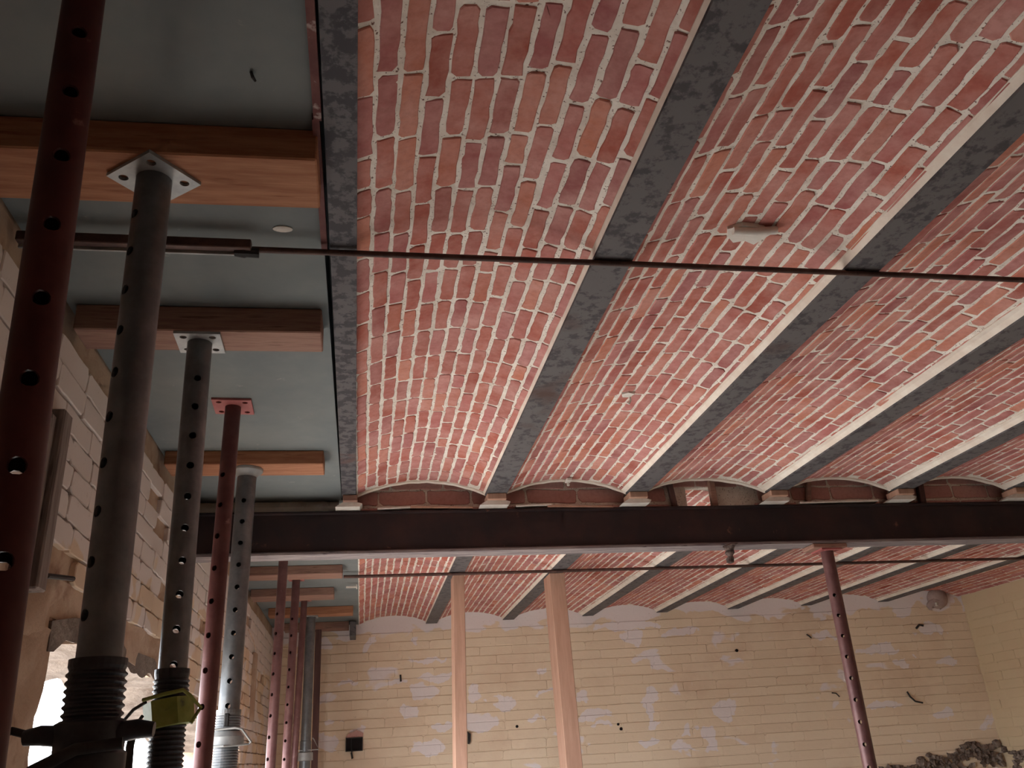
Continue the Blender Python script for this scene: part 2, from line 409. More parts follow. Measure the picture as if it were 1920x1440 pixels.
# ------------------------------------------------------------------ bricks
def brick_mesh(name, wx, ly, dz, seed, mat, wob=0.0022, ch=0.0018):
    """one brick, face towards -z at z=0, wobbly worn outline"""
    rg = random.Random(seed); hx, hy = wx / 2, ly / 2
    def cc(): return wx * (0.05 + 0.22 * rg.random() ** 2)
    a, b_, c, d = cc(), cc(), cc(), cc()
    us = [-0.3 * ly, -0.1 * ly, 0.1 * ly, 0.3 * ly]
    out = [(-hx, -hy + a), (-hx + a, -hy), (hx - b_, -hy), (hx, -hy + b_)] + [(hx, u + rg.uniform(-.05, .05) * ly) for u in us] + [(hx, hy - c), (hx - c, hy), (-hx + d, hy), (-hx, hy - d)] + [(-hx, u + rg.uniform(-.05, .05) * ly) for u in us[::-1]]
    out = [(x + (rg.random() - .6 * (1 if x > 0 else .67)) * 2 * wob, y + (rg.random() - .5) * 2 * wob) for x, y in out]
    n = len(out)
    vs = [(x * (1 - 2 * ch / wx), y * (1 - 2 * ch / ly), 0) for x, y in out] + [(x, y, ch) for x, y in out] + [(x, y, dz) for x, y in out]
    fs = [tuple(range(n))] + [(i, n + i, n + (i + 1) % n, (i + 1) % n) for i in range(n)] + [(n + i, 2 * n + i, 2 * n + (i + 1) % n, n + (i + 1) % n) for i in range(n)]
    b = MB().add(vs, fs); me = b.mesh(name)
    me.materials.append(mat)
    return me


def area_px(mtx, wx, ly):
    ps = [px(mtx @ Vector((sx * wx / 2, sy * ly / 2, 0))) for sx, sy in ((-1, -1), (1, -1), (1, 1), (-1, 1))]
    if any(p is None for p in ps): return 0
    if max(p[0] for p in ps) < -30 or min(p[0] for p in ps) > 1950 or max(p[1] for p in ps) < -30 or min(p[1] for p in ps) > 1470: return 0
    return 0.5 * abs(sum(ps[i][0] * ps[(i + 1) % 4][1] - ps[(i + 1) % 4][0] * ps[i][1] for i in range(4)))


def place_bricks(parent, items, min_area, stuff_name='bricks_beyond', limit=295):
    """items: (mesh, matrix, wx, ly). Big enough in view -> a brick of its own; the rest joined"""
    sized = sorted(((area_px(m, wx, ly), i) for i, (me, m, wx, ly) in enumerate(items)), reverse=True)
    single = [i for a, i in sized[:limit] if a >= min_area]; ss = set(single)
    for i in sorted(single):
        me, m, wx, ly = items[i]
        o = bpy.data.objects.new('brick', me); COL.objects.link(o); o.parent = parent; o.matrix_local = m
    rest = [items[i] for i in range(len(items)) if i not in ss]
    if rest:
        v = []; f = []
        cache = {}
        for me, m, wx, ly in rest:
            if me.name not in cache: cache[me.name] = ([x.co.copy() for x in me.vertices], [tuple(p.vertices) for p in me.polygons])
            vs, fs = cache[me.name]; n = len(v)
            v += [tuple(m @ p) for p in vs]; f += [tuple(q + n for q in p) for p in fs]
        me2 = bpy.data.meshes.new(stuff_name); me2.from_pydata(v, [], f); me2.materials.append(rest[0][0].materials[0])
        o = bpy.data.objects.new(stuff_name, me2); COL.objects.link(o); o.parent = parent; o['kind'] = 'stuff'
    return len(single)


# joists: right edge of each lower flange, in metres from the viewer
XR = [-0.024, 0.612, 1.246, 1.912, 2.548, 3.168, 3.818, 4.514, 5.250]
FW = [0.058] + [0.092] * 8
ZJ = C + 1.04
BAYS = {0: (Y_FRONT, 3.545), 1: (3.74, 7.3)}
ORD = ['first', 'second', 'third', 'fourth', 'fifth', 'sixth', 'seventh', 'eighth', 'ninth']
NEAR = ['nearer', 'farther']
for bay in (0, 1):
    y0, y1 = BAYS[bay]
    for k in range(8):
        x1 = XR[k]; x0 = x1 - FW[k]; xm = (x0 + x1) / 2
        ye = y1 if bay == 0 else back_y(xm) + 0.02
        poly = [(x0, ZJ), (x1, ZJ), (x1, ZJ + 0.009), (xm + 0.008, ZJ + 0.016), (xm + 0.008, ZJ + 0.10), (x1, ZJ + 0.108), (x1, ZJ + 0.118), (x0, ZJ + 0.118), (x0, ZJ + 0.108), (xm - 0.008, ZJ + 0.10), (xm - 0.008, ZJ + 0.016), (x0, ZJ + 0.009)]
        zu = 0.021 if (bay == 1 and k == 0) else 0.0      # the first joist beyond the beam is plastered over
        b = MB().prism([(q[0], q[1] + zu) for q in poly], 'y', y0, ye)
        if bay == 0 and k == 0: b.v = [(x + 0.0085 - 0.0055 * (y - 0.95), y, z) for x, y, z in b.v]
        if bay == 1: b.v = [(x, back_y(x) - 0.001 if y > 5 else y, z) for x, y, z in b.v]
        o = b.build('steel_joist', M['joist_dark' if k == 0 else 'joist'])
        tag(o, f'weathered grey steel ceiling joist, {ORD[k]} from the left, ' + ('in front of the big beam' if bay == 0 else 'beyond the big beam'), 'joist',
            'ceiling joists in front of the beam' if bay == 0 else 'ceiling joists beyond the beam')

ZS = ZJ + 0.014
RISE = 0.062
NCOL = 13
VB = [brick_mesh('brick', 0.0330, 0.150, 0.016, 100 + i, M['brick']) for i in range(18)]
VBN = [brick_mesh('brick', 0.0330, 0.150, 0.016, 140 + i, M['brick_new']) for i in range(6)]


def vault(k, bay):
    xl = XR[k] - ((-0.002 if bay else 0.003) if k == 0 else 0.012); xr = XR[k + 1] - FW[k + 1] + 0.012
    y0, y1 = BAYS[bay]
    if bay == 1: y1 = back_y(xl) - 0.001
    else: y1 = 3.56
    def ylim(x): return min(y1, back_y(x) - 0.001)
    h = (xr - xl) / 2; R = (h * h + RISE * RISE) / (2 * RISE); zc = ZS + RISE - R; xm = (xl + xr) / 2
    A = math.asin(h / R)
    def arc(t, off=0.0):   # t in -1..1
        a = A * t; return (xm + (R + off) * math.sin(a), zc + (R + off) * math.cos(a), a)
    ny = int((y1 - y0) / 0.05); na = 40
    b = MB(); vs = []; fs = []
    for i in range(ny + 1):
        y = y0 + (y1 - y0) * i / ny
        for j in range(na + 1):
            x, z, a = arc(2 * j / na - 1, (noise.noise(Vector((k * 7.1 + j * 0.9, y * 22, bay * 5))) * 0.0022))
            vs.append((x, y0 + (ylim(x) - y0) * i / ny, z))
    n1 = len(vs)
    for i in range(ny + 1):
        y = y0 + (y1 - y0) * i / ny
        for j in range(na + 1):
            x, z, a = arc(2 * j / na - 1, 0.016); vs.append((x, y0 + (ylim(x) - y0) * i / ny, z))
    W = na + 1
    for i in range(ny):
        for j in range(na):
            a = i * W + j; fs.append((a, a + 1, a + W + 1, a + W)); fs.append((n1 + a, n1 + a + W, n1 + a + W + 1, n1 + a + 1))
    for j in range(na):
        for i in (0, ny):
            a = i * W + j; fs.append((a, a + 1, n1 + a + 1, n1 + a))
    for i in range(ny):
        for j in (0, na):
            a = i * W + j; fs.append((a, a + W, n1 + a + W, n1 + a))
    b.add(vs, fs)
    root = b.build('brick_vault', M['mortar'], smooth=False, fix=False)
    where = 'in front of the big beam' if bay == 0 else 'beyond the big beam'
    tag(root, f'red brick ceiling vault with pale joints, {ORD[k]} from left, {where}', 'vault', 'brick ceiling vaults ' + where)
    # plaster fillet along the right springing
    fx = xr - 0.012
    fw = 0.012 if k == 0 else (0.02 if k < 2 else 0.028)
    fl = MB(); n = int((y1 - y0) / 0.08); vs = []; fs = []
    t1 = 1 - 2 * fw / (2 * h) * 1.25
    xa_, za_, _ = arc(t1, -0.001)
    for i in range(n + 1):
        y = y0 + (ylim(xr) - y0) * i / n
        d = noise.noise(Vector((y * 9, k * 3.3, bay))) * 0.004
        vs += [(xa_ - 0.004 + d, y, za_ - 0.002), (fx - fw * 0.5, y, ZJ + 0.02 + d), (fx - 0.001, y, ZJ + 0.006), (fx + 0.001, y, ZS + 0.02), (xa_, y, za_ + 0.012)]
    for i in range(n):
        for j in range(5):
            a = i * 5 + j; c = i * 5 + (j + 1) % 5; fs.append((a, c, c + 5, a + 5))
    fs += [(0, 1, 2, 3, 4), tuple(n * 5 + q for q in (4, 3, 2, 1, 0))]
    fl.add(vs, fs)
    if k < 7: fl.build('mortar_fillet', M['fillet'], root)
    if bay == 0:      # pale plaster edge of the vault where it stops above the beam
        rim = MB(); vs = []
        for i in range(31):
            t = 2 * i / 30 - 1; d = noise.noise(Vector((t * 7, k * 2.3, 0))) * 0.003
            for off, yy in ((-0.006 + d, 3.553), (0.012, 3.553), (0.012, 3.572), (-0.008 + d, 3.572)):
                x, z, a = arc(t, off); vs.append((x, yy, z))
        rim.add(vs, [(i * 4 + j, i * 4 + (j + 1) % 4, (i + 1) * 4 + (j + 1) % 4, (i + 1) * 4 + j) for i in range(30) for j in range(4)] + [(0, 1, 2, 3), (123, 122, 121, 120)])
        rim.build('plaster_rim', M['fillet'], root)
    # bricks, course by course along the joists
    rg = random.Random(1000 * bay + k); items = []
    cw = 2 * A * R / NCOL
    for j in range(NCOL):
        y = y0 + (0.0 if j % 2 else -0.085) + rg.uniform(-0.03, 0.03)
        sx = (cw - rg.uniform(0.0070, 0.0105)) / 0.0330
        while y < y1 - 0.02:
            L = 0.155 * rg.uniform(0.92, 1.06)
            if rg.random() < 0.05: L *= 0.6
            a0, a1 = max(y, y0 + 0.004), min(y + L, y1 - (0.012 if bay == 0 else 0.045))
            if a1 - a0 > 0.03:
                t = (2 * (j + 0.5) / NCOL - 1) + rg.uniform(-0.0015, 0.0015) / (A * R)
                x, z, a = arc(t, -0.0024 + rg.uniform(-0.0012, 0.0012))
                mt = Matrix.Translation((x, (a0 + a1) / 2, z)) @ Matrix.Rotation(a, 4, 'Y') @ Matrix.Rotation(rg.uniform(-0.012, 0.012), 4, 'Z') @ Matrix.Rotation(rg.uniform(-0.02, 0.02), 4, 'Y') @ Matrix.Rotation(rg.uniform(-0.008, 0.008), 4, 'X') @ Matrix.Diagonal((sx * rg.uniform(0.94, 1.03), (a1 - a0) / 0.150, 1, 1))
                new = bay == 1 and k == 0 and (a0 > 6.55 and 2 < j < 11)
                new = new or (rg.random() < 0.03 and bay == 1)
                items.append((rg.choice(VBN if new else VB), mt, 0.0330, 0.150))
            y += L + rg.uniform(0.005, 0.012)
    place_bricks(root, items, 85)
    return root


for bay in (0, 1):
    for k in range(8):
        vault(k, bay)


def wall_bricks(parent, P0, U, N, u0, u1, z0, z1, course, length, gap, mat, proud, min_area, seed, skip=None, tilt=0.02, limit=295, wob=0.002):
    """running-bond courses on a wall; U along the wall, N outward"""
    U = Vector(U).normalized(); N = Vector(N).normalized(); Z = Vector((0, 0, 1))
    var = [brick_mesh('brick', course - gap, length - gap, 0.03, seed + i, mat, wob=wob, ch=0.0025) for i in range(10)]
    rg = random.Random(seed); items = []; z = z0; row = 0
    while z + course <= z1 + 1e-6:
        u = u0 - (length / 2 if row % 2 else 0) + rg.uniform(-0.03, 0.03)
        while u < u1:
            L = length * rg.uniform(0.8, 1.15)
            a0, a1 = max(u, u0), min(u + L, u1)
            if a1 - a0 > 0.05 and not (skip and skip((a0 + a1) / 2, z + course / 2)):
                c = Vector(P0) + U * ((a0 + a1) / 2) + Z * (z + course / 2) + N * (proud + rg.uniform(-0.003, 0.003))
                # local -z faces the room, local y along U, local x = up
                X = U.cross(-N); m = Matrix((( X[0], U[0], -N[0], c[0]), (X[1], U[1], -N[1], c[1]), (X[2], U[2], -N[2], c[2]), (0, 0, 0, 1)))
                m = m @ Matrix.Rotation(rg.uniform(-tilt, tilt) * 0.4, 4, 'X') @ Matrix.Rotation(rg.uniform(-tilt, tilt * 3.5), 4, 'Y') @ Matrix.Diagonal((rg.uniform(0.95, 1.01), (a1 - a0 + (0.003 if gap > 0.0031 and wob < 0.002 else -gap * 0.4)) / (length - gap), 1, 1))
                items.append((rg.choice(var), m, course - gap, length - gap))
            u += L
        z += course; row += 1
    return place_bricks(parent, items, min_area, limit=limit)


BU = Vector((1, -0.075, 0)).normalized(); BN = Vector((-0.075, -1, 0)).normalized()
wall_bricks(wall_back, (X_L, back_y(X_L), 0), BU, BN, 0.0, 5.93, 1.15, C + 1.0, 0.0716, 0.30, 0.0035, M['wash'], 0.005, 100, 300, tilt=0.026, wob=0.0012)
wall_bricks(wall_right, (X_R, 0, 0), (0, 1, 0), (-1, 0, 0), -1.5, 6.85, 1.15, C + 1.03, 0.0716, 0.27, 0.002, M['wash_right'], 0.004, 100, 500, tilt=0.010, wob=0.0012)
rgL = random.Random(5)
gone = {(round(rgL.uniform(1.3, 7.2), 1), round(rgL.uniform(C + 0.45, C + 0.95), 1)) for _ in range(26)}
def skip_left(u, z):
    if OY0 - 0.6 < u < OY1 + 0.05 and z < C + (0.45 if u < 3.4 else 0.33): return True
    return any(abs(u - a) < 0.07 and abs(z - b) < 0.035 for a, b in gone)
wall_bricks(wall_left, (X_L, 0, 0), (0, 1, 0), (1, 0, 0), -1.5, 7.3, 1.0, C + 1.03, 0.0655, 0.19, 0.003, M['wash_left'], 0.004, 60, 700, skip=skip_left, tilt=0.022, wob=0.003)

# ------------------------------------------------------------------ the big cross beam and what sits on it
YB0, YB1, ZB0, ZB1 = 3.575, 3.68, C + 0.808, C + 0.992
ym = (YB0 + YB1) / 2
beam = empty('steel_beam', (2.2, ym, ZB0))
tag(beam, 'big dark steel beam spanning the room under the ceiling joists', 'beam')
def beam_part(name, b, mat):
    b.m = Matrix.Identity(4); o = b.build(name, mat, beam); o.matrix_parent_inverse = beam.matrix_basis.inverted(); return o
web = MB().prism([(YB0 + 0.012, ZB0 + 0.016), (YB1 - 0.012, ZB0 + 0.016), (YB1 - 0.012, ZB1 - 0.014), (YB0 + 0.012, ZB1 - 0.014)], 'x', X_L - 0.05, X_R + 0.05)
beam_part('web', web, M['beam'])
fl_ = MB().prism([(YB0, ZB0), (YB1, ZB0), (YB1, ZB0 + 0.009), (YB1 - 0.012, ZB0 + 0.016), (YB0 + 0.012, ZB0 + 0.016), (YB0, ZB0 + 0.009)], 'x', X_L - 0.05, X_R + 0.05)
beam_part('bottom_flange', fl_, M['flange'])
fl_ = MB().prism([(YB0 + 0.006, ZB1), (YB1, ZB1), (YB1, ZB1 - 0.008), (YB1 - 0.012, ZB1 - 0.014), (YB0 + 0.012, ZB1 - 0.014), (YB0, ZB1 - 0.010), (YB0, ZB1 - 0.004)], 'x', X_L - 0.05, X_R + 0.05)
beam_part('top_flange', fl_, M['beam'])

bed = MB(); vs = []; n = 26
for i in range(n + 1):
    x = X_L + 0.002 + (-0.105 - X_L) * i / n; d = noise.noise(Vector((x * 31, 2, 0))) * 0.012
    vs += [(x, 3.66 + d, ZB1 + 0.0005), (x, 3.655 + d, ZB1 + 0.04), (x, 3.672 + d * 1.5, C + 1.0595), (x, 3.70, C + 1.0595), (x, 3.70, ZB1 + 0.0005)]
bed.add(vs, [(i * 5 + j, i * 5 + (j + 1) % 5, (i + 1) * 5 + (j + 1) % 5, (i + 1) * 5 + j) for i in range(n) for j in range(5)] + [(0, 1, 2, 3, 4), tuple(n * 5 + j for j in (4, 3, 2, 1, 0))])
tag(bed.build('mortar_bed', M['fillet']), 'ragged grey mortar bed between the big beam and the slab strip', 'mortar')

TYB = [brick_mesh('brick', 0.062, 0.20, 0.04, 900 + i, M['brick_dull'], wob=0.003) for i in range(6)]
TYT = [brick_mesh('brick', 0.02, 0.20, 0.04, 920 + i, M['brick_dull'], wob=0.002) for i in range(4)]
rg = random.Random(3)
for k in range(8):
    xl = XR[k] - FW[k] / 2 + 0.001; xr = XR[k + 1] - FW[k + 1] / 2 - 0.001
    b = MB()
    holes = (k == 2)
    if holes:
        b.box(xl, 1.47, 3.632, 3.672, ZB1, ZT - 0.005); b.box(1.60, xr, 3.632, 3.672, ZB1, ZT - 0.005); b.box(1.47, 1.60, 3.632, 3.672, C + 1.095, ZT - 0.005)
    else:
        b.box(xl, xr, 3.632, 3.672, ZB1, ZT - 0.005)
    root = b.build('brick_infill', M['mortar'])
    tag(root, f'brick infill standing on the big beam under the {ORD[k]} vault from the left', 'brickwork', 'brick infills on the big beam')
    items = []; u = xl - rg.uniform(0, 0.12)
    for zz, hh, var in ((ZB1 + 0.012, 0.02, TYT), (ZB1 + 0.066, 0.062, TYB), (ZB1 + 0.135, 0.062, TYB)):
        u = xl - rg.uniform(0, 0.12)
        while u < xr:
            L = 0.22 * rg.uniform(0.85, 1.1); a0, a1 = max(u, xl), min(u + L, xr)
            if a1 - a0 > 0.04 and not (holes and a1 > 1.44 and a0 < 1.62 and zz < C + 1.1):
                c = ((a0 + a1) / 2, 3.628, zz)
                m = Matrix(((0, 1, 0, c[0]), (0, 0, 1, c[1]), (1, 0, 0, c[2]), (0, 0, 0, 1))) @ Matrix.Rotation(rg.uniform(-0.02, 0.02), 4, 'Z') @ Matrix.Diagonal((1, (a1 - a0 - 0.008) / 0.20, 1, 1))
                items.append((rg.choice(var), m, hh, 0.2))
            u += L
    place_bricks(root, items, 40)

for k in range(6):
    xm = XR[k] - FW[k] / 2; wv = 0.042 if k else 0.03
    wb = MB().box(xm - wv, xm + wv, 3.50, 3.60, C + 1.012, ZJ, 0.003)
    wb.v = [(x, y + (0.0 if z > ZJ - 0.01 else 0.0), z) for x, y, z in wb.v]
    tag(wb.build('packing_block', M['post'] if k else M['timber_old']), f'small wooden packing block under the end of the {ORD[k]} joist from the left', 'wood block', 'packing blocks on the beam')
    pb = MB().prism([(xm - wv - 0.03, C + 0.993), (xm + wv + 0.01, C + 0.993), (xm + wv + 0.02, C + 1.006), (xm + wv, C + 1.012), (xm - wv, C + 1.012), (xm - wv - 0.02, C + 1.0)], 'y', 3.52, 3.61)
    tag(pb.build('plaster_pad', M['white']), f'white plaster pad between the beam and the {ORD[k]} packing block from the left', 'plaster', 'plaster pads on the beam')

for i, (x0, x1, z, s) in enumerate(((0.06, 0.20, 0.998, 1), (0.20, 0.47, 1.004, -1), (0.66, 0.82, 1.002, 1), (0.80, 1.10, 0.999, -1), (2.0, 2.4, 0.999, 1))):
    b = MB().box(x0, x1, 3.575, 3.612, C + z - 0.004, C + z + 0.004, 0.001)
    b.v = [(x, y, zz + s * 0.006 * (x - x0) / (x1 - x0)) for x, y, zz in b.v]
    tag(b.build('wood_lath', M['post' if i % 2 else 'white']), ['short whitish lath lying on the beam under the first vault', 'longer tan lath lying on the beam under the first vault', 'short whitish lath lying on the beam under the second vault', 'longer tan lath lying on the beam under the second vault', 'whitish lath lying on the beam under the fourth vault'][i], 'lath', 'laths lying on the beam')
for i, (x, z1, lean, w_) in enumerate(((1.40, 1.125, 0.01, 0.022), (1.592, 1.125, 0.0, 0.028), (2.056, 1.105, -0.02, 0.02), (2.592, 1.07, -0.015, 0.018), (2.648, 1.09, -0.01, 0.03))):
    b = MB().box(-w_ / 2, w_ / 2, 3.596, 3.622, 0, C + z1 - ZB1, 0.002)
    b.v = [(p[0] + x - lean * p[2] / 0.1, p[1], p[2] + ZB1) for p in b.v]
    lab = ['dark short strut left of the gap in the brick infill', 'brown short strut right of the gap in the brick infill', 'thin brown strut standing on the beam under the fourth vault', 'thin pale strut of the pair under the fifth vault', 'thick dark strut of the pair under the fifth vault'][i]
    tag(b.build('short_strut', M['timber_old'] if i in (1, 2, 3) else M['post_dark']), lab, 'strut', 'short struts on the big beam')
tag(MB().box(1.39, 1.61, 3.594, 3.620, C + 1.126, C + 1.136, 0.002).build('strut_cap', M['post_dark']), 'dark flat cap bar bridging the two struts at the infill gap', 'bar')

# ------------------------------------------------------------------ timbers against the slab
def timber(y0, y1, z0, x0, x1, label, mat='timber', skew=0.0):
    b = MB().box(x0, x1, y0, y1, C + z0, C + 1.0595, 0.003)
    b.v = [(x, y + skew * (x - x1), z) for x, y, z in b.v]
    tag(b.build('timber_bearer', M[mat]), label, 'timber', 'timber bearers under the slab')
timber(1.263, 1.412, 0.992, -0.69, -0.088, 'wide orange-brown timber bearer nearest the camera under the slab', skew=-0.02)
timber(1.936, 2.048, 0.992, -0.685, -0.107, 'reddish timber bearer with a square plate prop under its middle', 'timber_old', -0.01)
timber(3.004, 3.136, 1.007, -0.69, -0.143, 'orange timber bearer just in front of the big beam')
timber(4.953, 5.10, 1.008, -0.69, -0.112, 'weathered timber bearer first beyond the big beam', 'timber_old')
timber(5.62, 5.80, 1.009, -0.69, -0.178, 'shorter timber bearer second beyond the big beam', 'timber_old')
timber(6.343, 6.46, 1.004, -0.65, -0.062, 'orange timber bearer third beyond the big beam')
timber(7.06, 7.20, 1.004, -0.60, -0.10, 'dark short timber bearer against the cream back wall', 'timber_old')

# ------------------------------------------------------------------ props
def holed_tube(r, wall, z0, z1, theta, hr, hz, n=24):
    """tube with opposite round holes at heights hz, hollow, open hole rims"""
    b = MB(); b.weld = True
    seg = 2 * PI / n; hh = hr * 1.55
    t0 = theta - 1.5 * seg
    hz = sorted(z for z in hz if z0 + hh < z < z1 - hh)
    rows = [z0]
    for z in hz: rows += [z - hh, z + hh]
    rows.append(z1)
    def pt(a, z, R): return (R * math.cos(a), R * math.sin(a), z)
    rims = []
    for inner in (0, 1):
        R = r - wall if inner else r
        for i in range(len(rows) - 1):
            za, zb = rows[i], rows[i + 1]; holed = i % 2 == 1
            for k in range(n):
                if holed and (k % (n // 2)) < 3: continue
                a, c = t0 + k * seg, t0 + (k + 1) * seg
                q = [pt(a, za, R), pt(c, za, R), pt(c, zb, R), pt(a, zb, R)]
                b.add(q if not inner else q[::-1], [(0, 1, 2, 3)])
            if holed:
                zc = (za + zb) / 2
                for side in (0, 1):
                    base = t0 + side * PI
                    bd = [(base + k * seg, za) for k in range(4)] + [(base + 3 * seg, za + (zb - za) * s / 3) for s in (1, 2)] + [(base + k * seg, zb) for k in (3, 2, 1, 0)] + [(base, za + (zb - za) * s / 3) for s in (2, 1)]
                    ci = []
                    for a, z in bd:
                        d = math.atan2((z - zc) / hh, (a - base - 1.5 * seg) / (1.5 * seg))
                        ci.append((base + 1.5 * seg + hr / R * math.cos(d), zc + hr * math.sin(d)))
                    vs = [pt(a, z, R) for a, z in bd] + [pt(a, z, R) for a, z in ci]
                    fs = [(j, (j + 1) % 12, 12 + (j + 1) % 12, 12 + j) for j in range(12)]
                    if inner: fs = [f[::-1] for f in fs]
                    b.add(vs, fs)
                    if not inner:
                        ri = [pt(a, z, r - wall) for a, z in ci]
                        b.add([pt(a, z, r) for a, z in ci] + ri, [(12 + j, 12 + (j + 1) % 12, (j + 1) % 12, j) for j in range(12)])
    for z, rev in ((z0, 1), (z1, 0)):
        vs = [pt(t0 + k * seg, z, r) for k in range(n)] + [pt(t0 + k * seg, z, r - wall) for k in range(n)]
        fs = [(k, (k + 1) % n, n + (k + 1) % n, n + k) for k in range(n)]
        b.add(vs, [f[::-1] for f in fs] if rev else fs)
    return b


def holed_plate(s, t, hr, inset, rot, z):
    """square plate with a hole near each corner"""
    b = MB(); h = s / 2; c = inset; q = hr * 1.6
    g = [-h, -h + c - q, -h + c + q, h - c - q, h - c + q, h]
    Rm = Matrix.Rotation(rot, 3, 'Z')
    def P(x, y, zz): v = Rm @ Vector((x, y, 0)); return (v[0], v[1], zz)
    for top in (0, 1):
        zz = z + t * top
        for i in range(5):
            for j in range(5):
                x0, x1, y0, y1 = g[i], g[i + 1], g[j], g[j + 1]
                if i in (1, 3) and j in (1, 3):
                    n = 12; cx, cy = (x0 + x1) / 2, (y0 + y1) / 2
                    sq = []
                    for k in range(n):
                        a = 2 * PI * (k + 0.5) / n; m = q / max(abs(math.cos(a)), abs(math.sin(a)))
                        sq.append((cx + m * math.cos(a), cy + m * math.sin(a)))
                    # corners of the square are filled by the four missing triangles
                    ci = [(cx + hr * math.cos(2 * PI * (k + 0.5) / n), cy + hr * math.sin(2 * PI * (k + 0.5) / n)) for k in range(n)]
                    fs = [(k, (k + 1) % n, n + (k + 1) % n, n + k) for k in range(n)]
                    b.add([P(*p, zz) for p in sq] + [P(*p, zz) for p in ci], fs)
                    for sx, sy, ka in ((1, 1, 1), (-1, 1, 4), (-1, -1, 7), (1, -1, 10)):
                        b.add([P(*sq[ka - 1 + 0], zz), P(cx + sx * q, cy + sy * q, zz), P(*sq[ka], zz)], [(0, 1, 2)])
                    if not top: b.add([P(*p, z) for p in ci] + [P(*p, z + t) for p in ci], fs)
                else:
                    b.add([P(x0, y0, zz), P(x1, y0, zz), P(x1, y1, zz), P(x0, y1, zz)], [(0, 1, 2, 3)])
    cs = [(-h, -h), (h, -h), (h, h), (-h, h)]
    b.add([P(*p, z) for p in cs] + [P(*p, z + t) for p in cs], [(k, (k + 1) % 4, 4 + (k + 1) % 4, 4 + k) for k in range(4)])
    return b


def threaded(r, z0, z1, pitch, depth, zthr0, n=28, cap=0.012):
    prof = [(r, z0), (r, zthr0)]
    z = zthr0
    while z + pitch < z1 - cap:
        prof += [(r + depth, z + pitch * 0.3), (r + depth, z + pitch * 0.5), (r, z + pitch * 0.8), (r, z + pitch)]; z += pitch
    prof += [(r + depth * 0.6, z1 - cap + 0.002), (r + depth * 0.6, z1)]
    return MB().lathe(prof, n)


def prop(label, x, y, ztop, tilt, r_in, mat, head, hole_deg, pitch, hole_z, plate=0.12, plate_rot=0.0, outer=None, r_out=0.0, mat_out=None, thread=None, hr=0.0085, group=None, plate_mat='galv_plate'):
    """steel shoring prop: inner tube with pin holes, head plate, outer tube, base plate"""
    ang = math.atan(tilt); xb = x - tilt * ztop
    root = empty('steel_prop', (xb, y, 0), (0, ang, 0))
    tag(root, label, 'prop', group or 'steel shoring props')
    th = math.atan2(-y, -x) - math.radians(hole_deg)
    zi = max(0.5, (outer - 0.25) if outer else 0.5)
    hz = []
    z = hole_z
    while z > zi: hz.append(z); z -= pitch
    holed_tube(r_in, 0.0042, zi, ztop - 0.007, th, hr, hz).build('inner_tube', M[mat], root, smooth=True)
    if head == 'plate':
        holed_plate(plate, 0.007, 0.0085, 0.02, plate_rot, ztop - 0.007).build('head_plate', M[plate_mat], root)
    elif head == 'disc':
        MB().lathe([(r_in + 0.001, ztop - 0.03), (r_in + 0.004, ztop - 0.022), (0.052, ztop - 0.012), (0.055, ztop - 0.008), (0.055, ztop)], 28).build('head_flange', M[plate_mat], root, smooth=True)
    ro = r_out or r_in + 0.006; zo = outer or 0.9
    if thread:
        threaded(ro, 0.008, zo, thread[0], thread[1], thread[2]).build('threaded_tube', M[mat_out or mat], root, smooth=False)
    else:
        MB().lathe([(ro, 0.008), (ro, zo - 0.003), (ro - 0.003, zo)], 24).build('outer_tube', M[mat_out or mat], root, smooth=True)
    MB().box(-0.06, 0.06, -0.06, 0.06, 0, 0.008, 0.001).build('base_plate', M[plate_mat], root)
    return root, ro


# A: dark red prop right beside the camera
prop('dark red steel prop closest to the camera, at the left edge', -0.366, 0.880, C + 1.0595, -0.033, 0.0245, 'red_dark', 'plate', 2, 0.0935, C + 0.943, outer=1.38, r_out=0.029, plate=0.10, hr=0.0095, plate_mat='red_plate')
# B: thick galvanised prop with diamond-set plate
rb, ro = prop('thick grey prop with a diamond-set head plate and coarse black thread', -0.376, 1.337, C + 0.992, -0.0127, 0.0305, 'galv', 'plate', 58, 0.0755, C + 0.898, plate=0.112, plate_rot=PI / 4 + 0.1, outer=C + 0.16, r_out=0.0365, mat_out='thread', thread=(0.0105, 0.0035, 1.0), hr=0.009)
# collar nut of B with lugs and its bent pins
zc = C + 0.058
MB().lathe([(ro + 0.001, zc - 0.06), (ro + 0.012, zc - 0.058), (ro + 0.012, zc - 0.022), (ro + 0.008, zc - 0.018), (ro + 0.010, zc + 0.018), (ro + 0.003, zc + 0.022)], 32).build('collar_nut', M['thread'], rb, smooth=True)
th = math.atan2(-1.337, 0.376)
for sg, L in ((1, 0.055), (-1, 0.05)):
    MB().tube([(sg * 0.03, -0.01, zc + 0.003), (sg * (0.03 + L * 0.6), -0.012, zc + 0.006), (sg * (0.03 + L), -0.012, zc + 0.004)], [0.014, 0.013, 0.010], 12).build('nut_lug', M['thread'], rb, smooth=True)
MB().tube([(0.03, -0.02, zc - 0.055), (0.055, -0.022, zc - 0.062), (0.072, -0.022, zc - 0.05)], [0.008, 0.008, 0.006], 10).build('nut_hook', M['thread'], rb, smooth=True)
pin = MB().tube([(-0.07, -0.012, zc + 0.006), (-0.095, -0.014, zc + 0.014), (-0.125, -0.018, zc + 0.010), (-0.15, -0.022, zc - 0.006), (-0.175, -0.026, zc - 0.030), (-0.20, -0.03, zc - 0.055)], 0.0055, 10)
pin.build('bent_pin', M['black'], rb, smooth=True)
